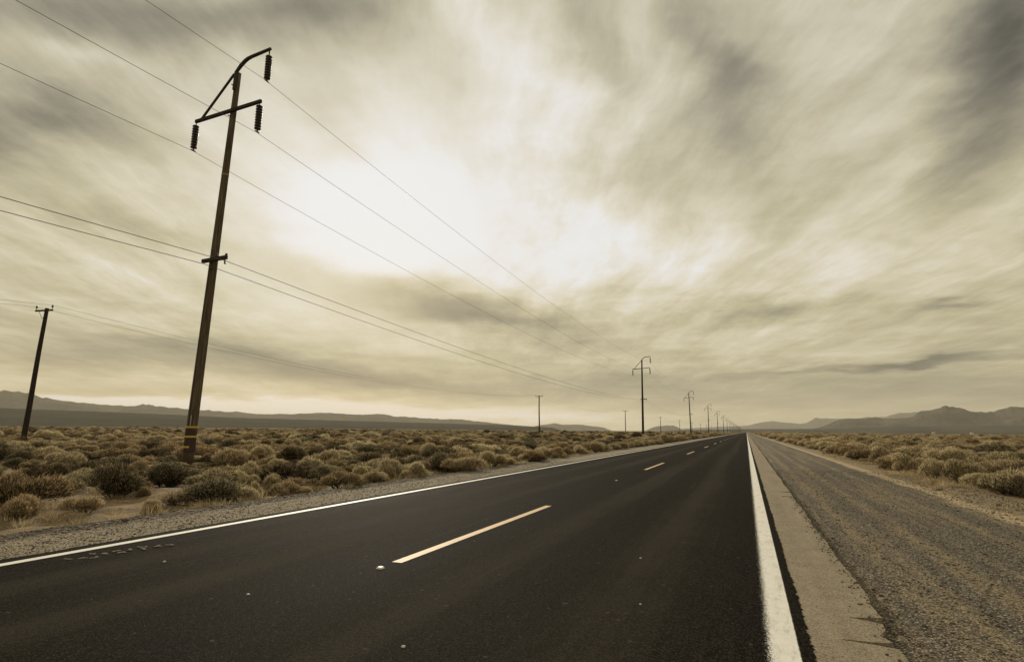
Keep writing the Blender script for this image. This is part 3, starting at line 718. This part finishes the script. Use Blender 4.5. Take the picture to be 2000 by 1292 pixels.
NEAR = [(-11.36,6.06,.62,.43,'t','low tan bush at the bottom left edge of the brush field'),(-10.85,6.81,.60,.31,'s','low fuzzy yellow-green bush on the bare sand at the far left'),(-9.94,7.45,.40,.28,'t','small fluffy straw tuft on the shoulder edge left of the nearest tall pole'),
(-12.22,8.86,.34,.22,'t','small tan tuft behind the fluffy one, on the bare sand'),(-10.48,8.24,.58,.36,'o','grey-green bush just left of the big dark bush before the nearest tall pole'),(-10.2,9.0,1.25,.52,'d','big dark bush in front of the nearest tall pole'),
(-13.77,10.49,1.35,.62,'d','wide dark bush behind the bare sand, left of the nearest tall pole'),(-14.69,10.03,1.1,.48,'o','grey bush at the back of the bare sand patch'),(-17.77,11.21,1.2,.55,'o','grey-tan bush beyond the bare sand, nearer the left edge'),
(-25.63,15.0,1.1,.6,'d','dark bush standing behind the bare ground at far left'),(-19.44,13.43,1.5,.55,'d','wide dark bush midway between the leaning short pole and the nearest tall pole'),(-42.04,22.25,1.6,.45,'d','flat dark bush below the foot of the leaning short pole'),
(-35.97,20.09,1.0,.40,'d','small dark bush right of the flat one below the leaning short pole'),(-13.49,12.9,.85,.62,'s','round hay-coloured domed bush right of the nearest tall pole'),(-9.86,9.25,.66,.40,'t','straw-coloured bush on the shoulder edge right of the big dark bush'),
(-22.14,18.29,.6,.35,'s','small pale bush touching the right side of the nearest tall pole'),(-20.48,18.01,1.3,.5,'d','dark bush behind and right of the nearest tall pole'),(-14.56,12.9,1.35,.46,'o','wide pale grey bush in front of the nearest tall pole'),
(-10.14,9.89,.45,.45,'t','upright narrow tan bush at the shoulder, next to the straw-coloured one'),(-9.88,10.57,.75,.35,'s','olive-tan low bush at the shoulder, third right of the big dark bush'),(-9.87,11.15,.42,.2,'t','very small tan tuft at the gravel edge'),
(-9.74,12.26,.95,.46,'t','fluffy golden straw bush at the gravel edge before the gap in the brush'),(-11.89,13.74,.5,.38,'s','small olive bush behind the golden straw bush'),(-11.83,12.88,1.7,.66,'d','large very dark bush behind the straw-coloured shoulder bushes'),
(-14.33,17.37,1.15,.6,'o','grey bush with a shaded base set back from the shoulder'),(-14.91,19.69,.6,.42,'t','small round pinkish tan bush set back from the shoulder'),(-14.64,20.61,1.4,.62,'d','low black-looking bush behind the gap in the brush'),
(-10.13,15.25,.9,.72,'t','tall tan bush, left one of the golden pair beside the road'),(-9.72,15.87,.95,.55,'t','golden straw bush, right one of the golden pair beside the road'),(-10.38,18.69,1.0,.74,'d','round dark grey-green bush just past the golden pair'),
(-9.41,18.67,1.3,.55,'t','low wide straw bush beside the road past the round dark bush'),(-9.64,21.62,1.15,.66,'s','olive-tan domed bush beside the road past the low wide straw bush'),(-9.43,25.82,1.2,.55,'s','olive bush in the roadside row below the first distant short pole'),(-9.64,30.04,1.25,.68,'t','light tan rounded bush in the roadside row right of the olive one')]
RIGHT = [(4.75,39.88,.9,.7,'t','tan bush nearest the gravel at the far end of the right-hand brush'),(5.57,41.49,1.1,.8,'s','olive-tan bush behind the farthest tan one right of the road'),(5.12,32.93,1.1,.8,'s','rounded olive-tan bush along the right gravel shoulder'),(5.65,30.92,1.2,.84,'o','dull grey-olive bush along the right shoulder'),
(5.37,25.51,1.15,.72,'t','wide tan bush midway along the right shoulder'),(5.28,21.76,.95,.66,'s','olive bush right of the midway tan one on the right shoulder'),(5.66,20.29,1.1,.75,'s','large feathery olive bush on the right shoulder'),(5.7,17.4,1.05,.72,'o','large grey-olive bush near the right edge of the picture'),
(5.75,16.2,.7,.55,'d','dark small bush at the right edge between two larger ones'),(6.0,15.4,1.0,.75,'t','feathery tan bush cut by the right edge of the picture'),(7.96,32.26,1.6,.7,'t','tan bush in the second row right of the road'),(12.87,47.08,1.9,.65,'d','dark bush low in the middle of the right-hand brush'),(12.87,39.79,2.1,.8,'d','widest dark bush toward the right edge of the picture')]
KM = {'t': 'straw', 's': 'straw', 'o': 'sage', 'd': 'dark'}
for n_, (x, y, w_, h_, k_, lb) in enumerate(NEAR + RIGHT): bush(x, y, w_ * 1.15, h_ * 1.18, KM[k_] if k_ != 's' else ('straw' if n_ % 2 else 'sage'), lb, 'bushes of the desert brush', n_)

def bare(x, y):
    a = math.exp(-((x + 15.8) / 4.4) ** 2 - ((y - 6.2) / 3.0) ** 2)
    b = math.exp(-((x + 26) / 6) ** 2 - ((y - 12) / 3) ** 2)
    return max(a, b * .8)
cands = []
AZL, AZR = -72, 30
def visible(x, y): a = math.degrees(math.atan2(x, y)); return AZL < a < AZR
for zone, (r0_, r1_, stp, sc_) in enumerate(((0, 70, .82, .98), (70, 170, 1.15, 1.12), (170, 400, 2.2, 1.35), (400, 1100, 6.0, 2.0))):
    nx_ = int(r1_ * 1.0 / stp)
    gx = np.arange(-r1_, r1_ * .55, stp); gy = np.arange(3, r1_, stp)
    for yy in gy:
        for xx in gx:
            x = xx + random.uniform(-.5, .5) * stp; y = yy + random.uniform(-.5, .5) * stp
            r_ = math.hypot(x, y)
            if not (r0_ <= r_ < r1_) or not visible(x, y): continue
            if -9.5 - .3 * mn.noise(Vector((y * .3, 0, 0))) < x < 5.1 + .5 * mn.noise(Vector((y * .25, 5, 0))): continue
            dn = mn.noise(Vector((x * .16, y * .16, 4))) + .5 * mn.noise(Vector((x * .5, y * .5, 8)))
            if r_ < 170 and dn < -.60 + random.uniform(-.2, .2): continue
            if random.random() < .05: continue
            if r_ < 15.5 and x < 0 and x > -12.2: continue
            small = False
            if r_ < 40 and bare(x, y) > random.uniform(.25, .6):
                if random.random() < .45: continue
                small = True
            s_ = random.lognormvariate(-.03, .40 if r_ < 45 else .30) * sc_
            if small: s_ *= .38
            w_ = min(1.05 * s_, 2.0 * sc_); h_ = min(.95 if r_ < 60 else 9, w_ * random.uniform(.46, .70))
            if r_ > 400: h_ = min(h_, .75)
            edge = min(abs(x + 9.6), abs(x - 5.2))
            pk = random.random(); tn_ = .62 if edge < 1.8 else (.24 if r_ < 45 else .32)
            if abs(math.degrees(math.atan2(x, y)) + 51.3) < 3.2 and r_ < 27: h_ = min(h_, max(.15, (1.50 - .0435 * r_) * .72))
            if x > 0: tn_ += .22
            if -10.9 < x < 0 and y < 34 and random.random() < .7: pk = 0
            kd = 'straw' if pk < tn_ else ('sage' if pk < tn_ + .42 else 'dark')
            if r_ < 60 and any(abs(x - a) < (w_ + c) * .30 and abs(y - b) < (w_ + c) * .30 for a, b, c in placed): continue
            cands.append((w_ * h_ / r_ ** 2, x, y, w_, h_, kd))
            if r_ < 60: placed.append((x, y, w_))
cands.sort(reverse=True)
def inframe(x, y):
    p_ = Vector((x, y, .2)) - Vector((0, 0, EYE)); dd = p_.dot(F_)
    return dd > 0 and abs(p_.dot(R_) / dd * 1111) < 1020 and -p_.dot(U_) / dd * 1111 < 660
ind = []; rest = []
for c_ in cands: (ind if len(ind) < 300 - len(NEAR) - len(RIGHT) and inframe(c_[1], c_[2]) else rest).append(c_)
AD = {'straw': 'straw-coloured', 'sage': 'grey-olive', 'dark': 'dark'}
for (_, x, y, w_, h_, kd) in ind:
    if x > 0: zn = 'crowded together right of the gravel shoulder'
    elif x > -11.8: zn = 'in the row lining the left edge of the road'
    elif x > -24 and math.atan2(x, y) > math.atan2(-21, 16.9): zn = 'in the brush right of the nearest tall pole'
    elif math.atan2(x, y) > math.atan2(-21, 16.9): zn = 'farther out in the brush right of the nearest tall pole'
    else: zn = 'in the brush between the leaning short pole and the nearest tall pole'
    bush(x, y, w_, h_, kd, '%s bush %s' % (AD[kd], zn), '%s bushes %s' % (AD[kd], zn))

def gn_scatter(name, pts, sets, label, cat):
    """pts: list (x,y,z,sx,sz,rot,set index,variant); one object of instanced plants or stones"""
    me = bpy.data.meshes.new(name); me.vertices.add(len(pts)); A = np.array(pts, np.float32)
    me.vertices.foreach_set('co', A[:, :3].ravel())
    for nm, cols_ in (('scl', (3, 3, 4)),):
        at = me.attributes.new('scl', 'FLOAT_VECTOR', 'POINT'); at.data.foreach_set('vector', A[:, [3, 3, 4]].ravel())
    at = me.attributes.new('rot', 'FLOAT_VECTOR', 'POINT'); Z = np.zeros((len(A), 3), np.float32); Z[:, 2] = A[:, 5]; at.data.foreach_set('vector', Z.ravel())
    at = me.attributes.new('kd', 'INT', 'POINT'); at.data.foreach_set('value', A[:, 6].astype(np.int32))
    at = me.attributes.new('vr', 'INT', 'POINT'); at.data.foreach_set('value', A[:, 7].astype(np.int32))
    me.update(); o = bpy.data.objects.new(name, me); C.objects.link(o)
    tr = bpy.data.node_groups.new(name, 'GeometryNodeTree')
    tr.interface.new_socket('Geometry', in_out='INPUT', socket_type='NodeSocketGeometry'); tr.interface.new_socket('Geometry', in_out='OUTPUT', socket_type='NodeSocketGeometry')
    gi = tr.nodes.new('NodeGroupInput'); go = tr.nodes.new('NodeGroupOutput'); jo = tr.nodes.new('GeometryNodeJoinGeometry')
    def na(nm, dt):
        n = tr.nodes.new('GeometryNodeInputNamedAttribute'); n.data_type = dt; n.inputs[0].default_value = nm; return [s_ for s_ in n.outputs if s_.enabled and s_.name == 'Attribute'][0]
    for si, objs in enumerate(sets):
        j2 = tr.nodes.new('GeometryNodeJoinGeometry')
        for ob in objs:
            oi = tr.nodes.new('GeometryNodeObjectInfo'); oi.transform_space = 'ORIGINAL'; oi.inputs['Object'].default_value = ob; oi.inputs['As Instance'].default_value = True
            tr.links.new(oi.outputs['Geometry'], j2.inputs[0])
        ip = tr.nodes.new('GeometryNodeInstanceOnPoints'); tr.links.new(gi.outputs[0], ip.inputs['Points']); tr.links.new(j2.outputs[0], ip.inputs['Instance'])
        ip.inputs['Pick Instance'].default_value = True
        cmp_ = tr.nodes.new('FunctionNodeCompare'); cmp_.data_type = 'INT'; cmp_.operation = 'EQUAL'
        ii = [s_ for s_ in cmp_.inputs if s_.enabled]; tr.links.new(na('kd', 'INT'), ii[0]); ii[1].default_value = si
        tr.links.new([s_ for s_ in cmp_.outputs if s_.enabled][0], ip.inputs['Selection'])
        tr.links.new(na('vr', 'INT'), ip.inputs['Instance Index'])
        e2r = tr.nodes.new('FunctionNodeEulerToRotation'); tr.links.new(na('rot', 'FLOAT_VECTOR'), e2r.inputs[0]); tr.links.new(e2r.outputs[0], ip.inputs['Rotation'])
        tr.links.new(na('scl', 'FLOAT_VECTOR'), ip.inputs['Scale']); tr.links.new(ip.outputs[0], jo.inputs[0])
    tr.links.new(jo.outputs[0], go.inputs[0])
    md = o.modifiers.new('scatter', 'NODES'); md.node_group = tr
    tag(o, label, cat, kind='stuff'); return o
KI = {'sage': 0, 'dark': 1, 'straw': 2}
pts = [(x, y, (ground_h(x, y) if x * x + y * y < 170 ** 2 else (-.215 if x < 0 else -.11)) - .02, w_ / .98, h_ / .56, random.uniform(0, 6.28), KI[kd], random.randrange(len(protos[kd]))) for (_, x, y, w_, h_, kd) in rest]
print('individual', len(ind), 'rest', len(rest))
gn_scatter('desert_scrub', pts, [fol_objs['sage'], fol_objs['dark'], fol_objs['straw']], 'endless grey and tan desert brush covering the plain to the foot of the hills', 'scrub')

# dry stick on the bare sand
mb = MB(); mb.tube([(0, 0, -.1), (.02, 0, .15), (.0, .02, .34)], [.035, .028, .012], 6); mb.tube([(.01, 0, .12), (-.12, .02, .19), (-.3, .0, .16)], [.02, .015, .006], 5); mb.tube([(.01, 0, .05), (-.2, .1, .06), (-.6, .15, .03)], [.02, .015, .006], 5); mb.tube([(.01, 0, .2), (.1, .0, .3)], [.015, .005], 5)
o = mb.build('dead_branch', M_dark); o.location = (-27.0, 14.5, ground_h(-27, 14.5)); tag(o, 'dead dark branch sticking out of the sand at far left', 'branch')

# loose stones: near shoulder gravel as one stuff object; prototypes are real rocks lying on the right berm
def m_rk(t, p):
    rnd = t.n.new('ShaderNodeObjectInfo').outputs['Random']; n = t.noise(t.n.new('ShaderNodeTexCoord').outputs['Object'], 30, 4, .6)
    t.put(p.inputs['Base Color'], t.ramp(t.math('MULTIPLY_ADD', rnd, .75, t.math('MULTIPLY', n, .25)), [(.05, (.035, .029, .022)), (.5, (.115, .095, .068)), (.85, (.22, .185, .135)), (1, (.50, .45, .36))]))
M_rock = principled('shoulder_stone', None, .9, .2, build=m_rk)
rocks = []
for i, (x_, y_, s_, lb) in enumerate(((4.45, 14.2, 1.6, 'grey stone lying on the right berm near the picture edge'), (4.35, 17.5, 2.2, 'larger dark stone on the sandy strip right of the gravel'), (4.6, 22.0, 1.4, 'small stone on the right berm farther up the road'), (-8.9, 6.2, 1.5, 'dark stone on the left gravel bank near the bare sand'))):
    o = link('stone', pebble(20 + i, .03), M_rock, smooth=True); o.location = (x_, y_, ground_h(x_, y_) + .01); o.scale = (s_ * 1.4, s_, s_); tag(o, lb, 'stone', 'stones beside the road'); rocks.append(o)
pts = []
for _ in range(52000):
    if random.random() < .62: x = random.uniform(.92, 5.2); y = 2.6 + 22 * random.random() ** 1.7
    else: x = random.uniform(-9.6, -7.25); y = 2.6 + 24 * random.random() ** 1.5
    if not visible(x, y): continue
    s_ = random.lognormvariate(-1.58, .45); s_ = min(s_, 1.0)
    if 3.9 < x or x < -8.7: s_ *= 1.35
    if x > 0 and random.random() < .06: x = .93 - abs(random.gauss(0, .09)); y = min(y, 14)
    if 0 < x < .95:
        if x > .4: pts.append((x, y, .0, min(s_, .35), min(s_, .3), random.uniform(0, 6.28), 0, random.randrange(4)))
        continue
    pts.append((x, y, ground_h(x, y) + .002, s_, s_ * .9, random.uniform(0, 6.28), 0, random.randrange(4)))
gn_scatter('gravel', pts, [rocks], 'loose dark and tan gravel spread over both road shoulders', 'gravel')

# low dry grass in the gaps and on the left bank
def tuft(seed, n=70):
    r_ = np.random.default_rng(seed); b = r_.normal(size=(n, 3)) * .07; b[:, 2] = 0
    dn_ = np.stack([b[:, 0] * 5 + r_.normal(size=n) * .35, b[:, 1] * 5 + r_.normal(size=n) * .35, np.ones(n)], 1); dn_ /= np.linalg.norm(dn_, axis=1)[:, None]
    ln = r_.uniform(.06, .17, n); sd_ = np.cross(dn_, r_.normal(size=(n, 3))); sd_ /= np.linalg.norm(sd_, axis=1)[:, None]
    V = np.empty((n, 3, 3)); V[:, 0] = b - sd_ * .0035; V[:, 1] = b + sd_ * .0035; V[:, 2] = b + dn_ * ln[:, None]
    me = fast_mesh('dry_grass_tuft', V.reshape(-1, 3), np.arange(3 * n).reshape(n, 3), 3)
    at = me.attributes.new('tint', 'FLOAT', 'POINT'); at.data.foreach_set('value', np.repeat(np.clip(r_.normal(.6, .2, n), 0, 1), 3).astype(np.float32)); me.materials.append(M_tan); return me
tfs = []
for i, (x_, y_, lb) in enumerate(((-10.4, 7.0, 'tiny dry grass tuft on the sand beside the left gravel bank'), (-12.0, 7.6, 'tiny dry grass tuft in the middle of the bare sand'), (4.85, 18.9, 'tiny dry grass tuft on the right berm in front of the bushes'))):
    o = link('dry_grass_tuft', tuft(i), None); o.location = (x_, y_, ground_h(x_, y_) - .005); tag(o, lb, 'grass tuft', 'tiny dry grass tufts'); tfs.append(o)
pts = []
for _ in range(9000):
    if random.random() < .75: x = random.uniform(-34, -9.2); y = random.uniform(4, 40)
    else: x = random.uniform(4.3, 12); y = random.uniform(10, 45)
    if not visible(x, y) or mn.noise(Vector((x * .5, y * .5, 1))) < .05 or (x < 0 and bare(x, y) > .35 and random.random() < .85): continue
    s_ = random.uniform(.5, 1.5); pts.append((x, y, ground_h(x, y) - .005, s_, s_, random.uniform(0, 6.28), 0, random.randrange(3)))
gn_scatter('dry_grass', pts, [tfs], 'short dry grass growing between the bushes', 'grass')

# ------------------------------------------------------------------ haze
mb = MB(); mb.box((0, 0, 440), (51600, 51600, 900)); hz = mb.build('haze', None)
mh, t, out = material('haze_air')
pv = t.add('ShaderNodeVolumePrincipled', None); pv.inputs['Color'].default_value = (.93, .88, .74, 1); pv.inputs['Density'].default_value = 3.3e-5; pv.inputs['Anisotropy'].default_value = .25
t.l.new(pv.outputs[0], out.inputs['Volume']); hz.data.materials.append(mh); tag(hz, kind='stuff'); hz['label'] = 'thin pale dusty haze over the whole plain'
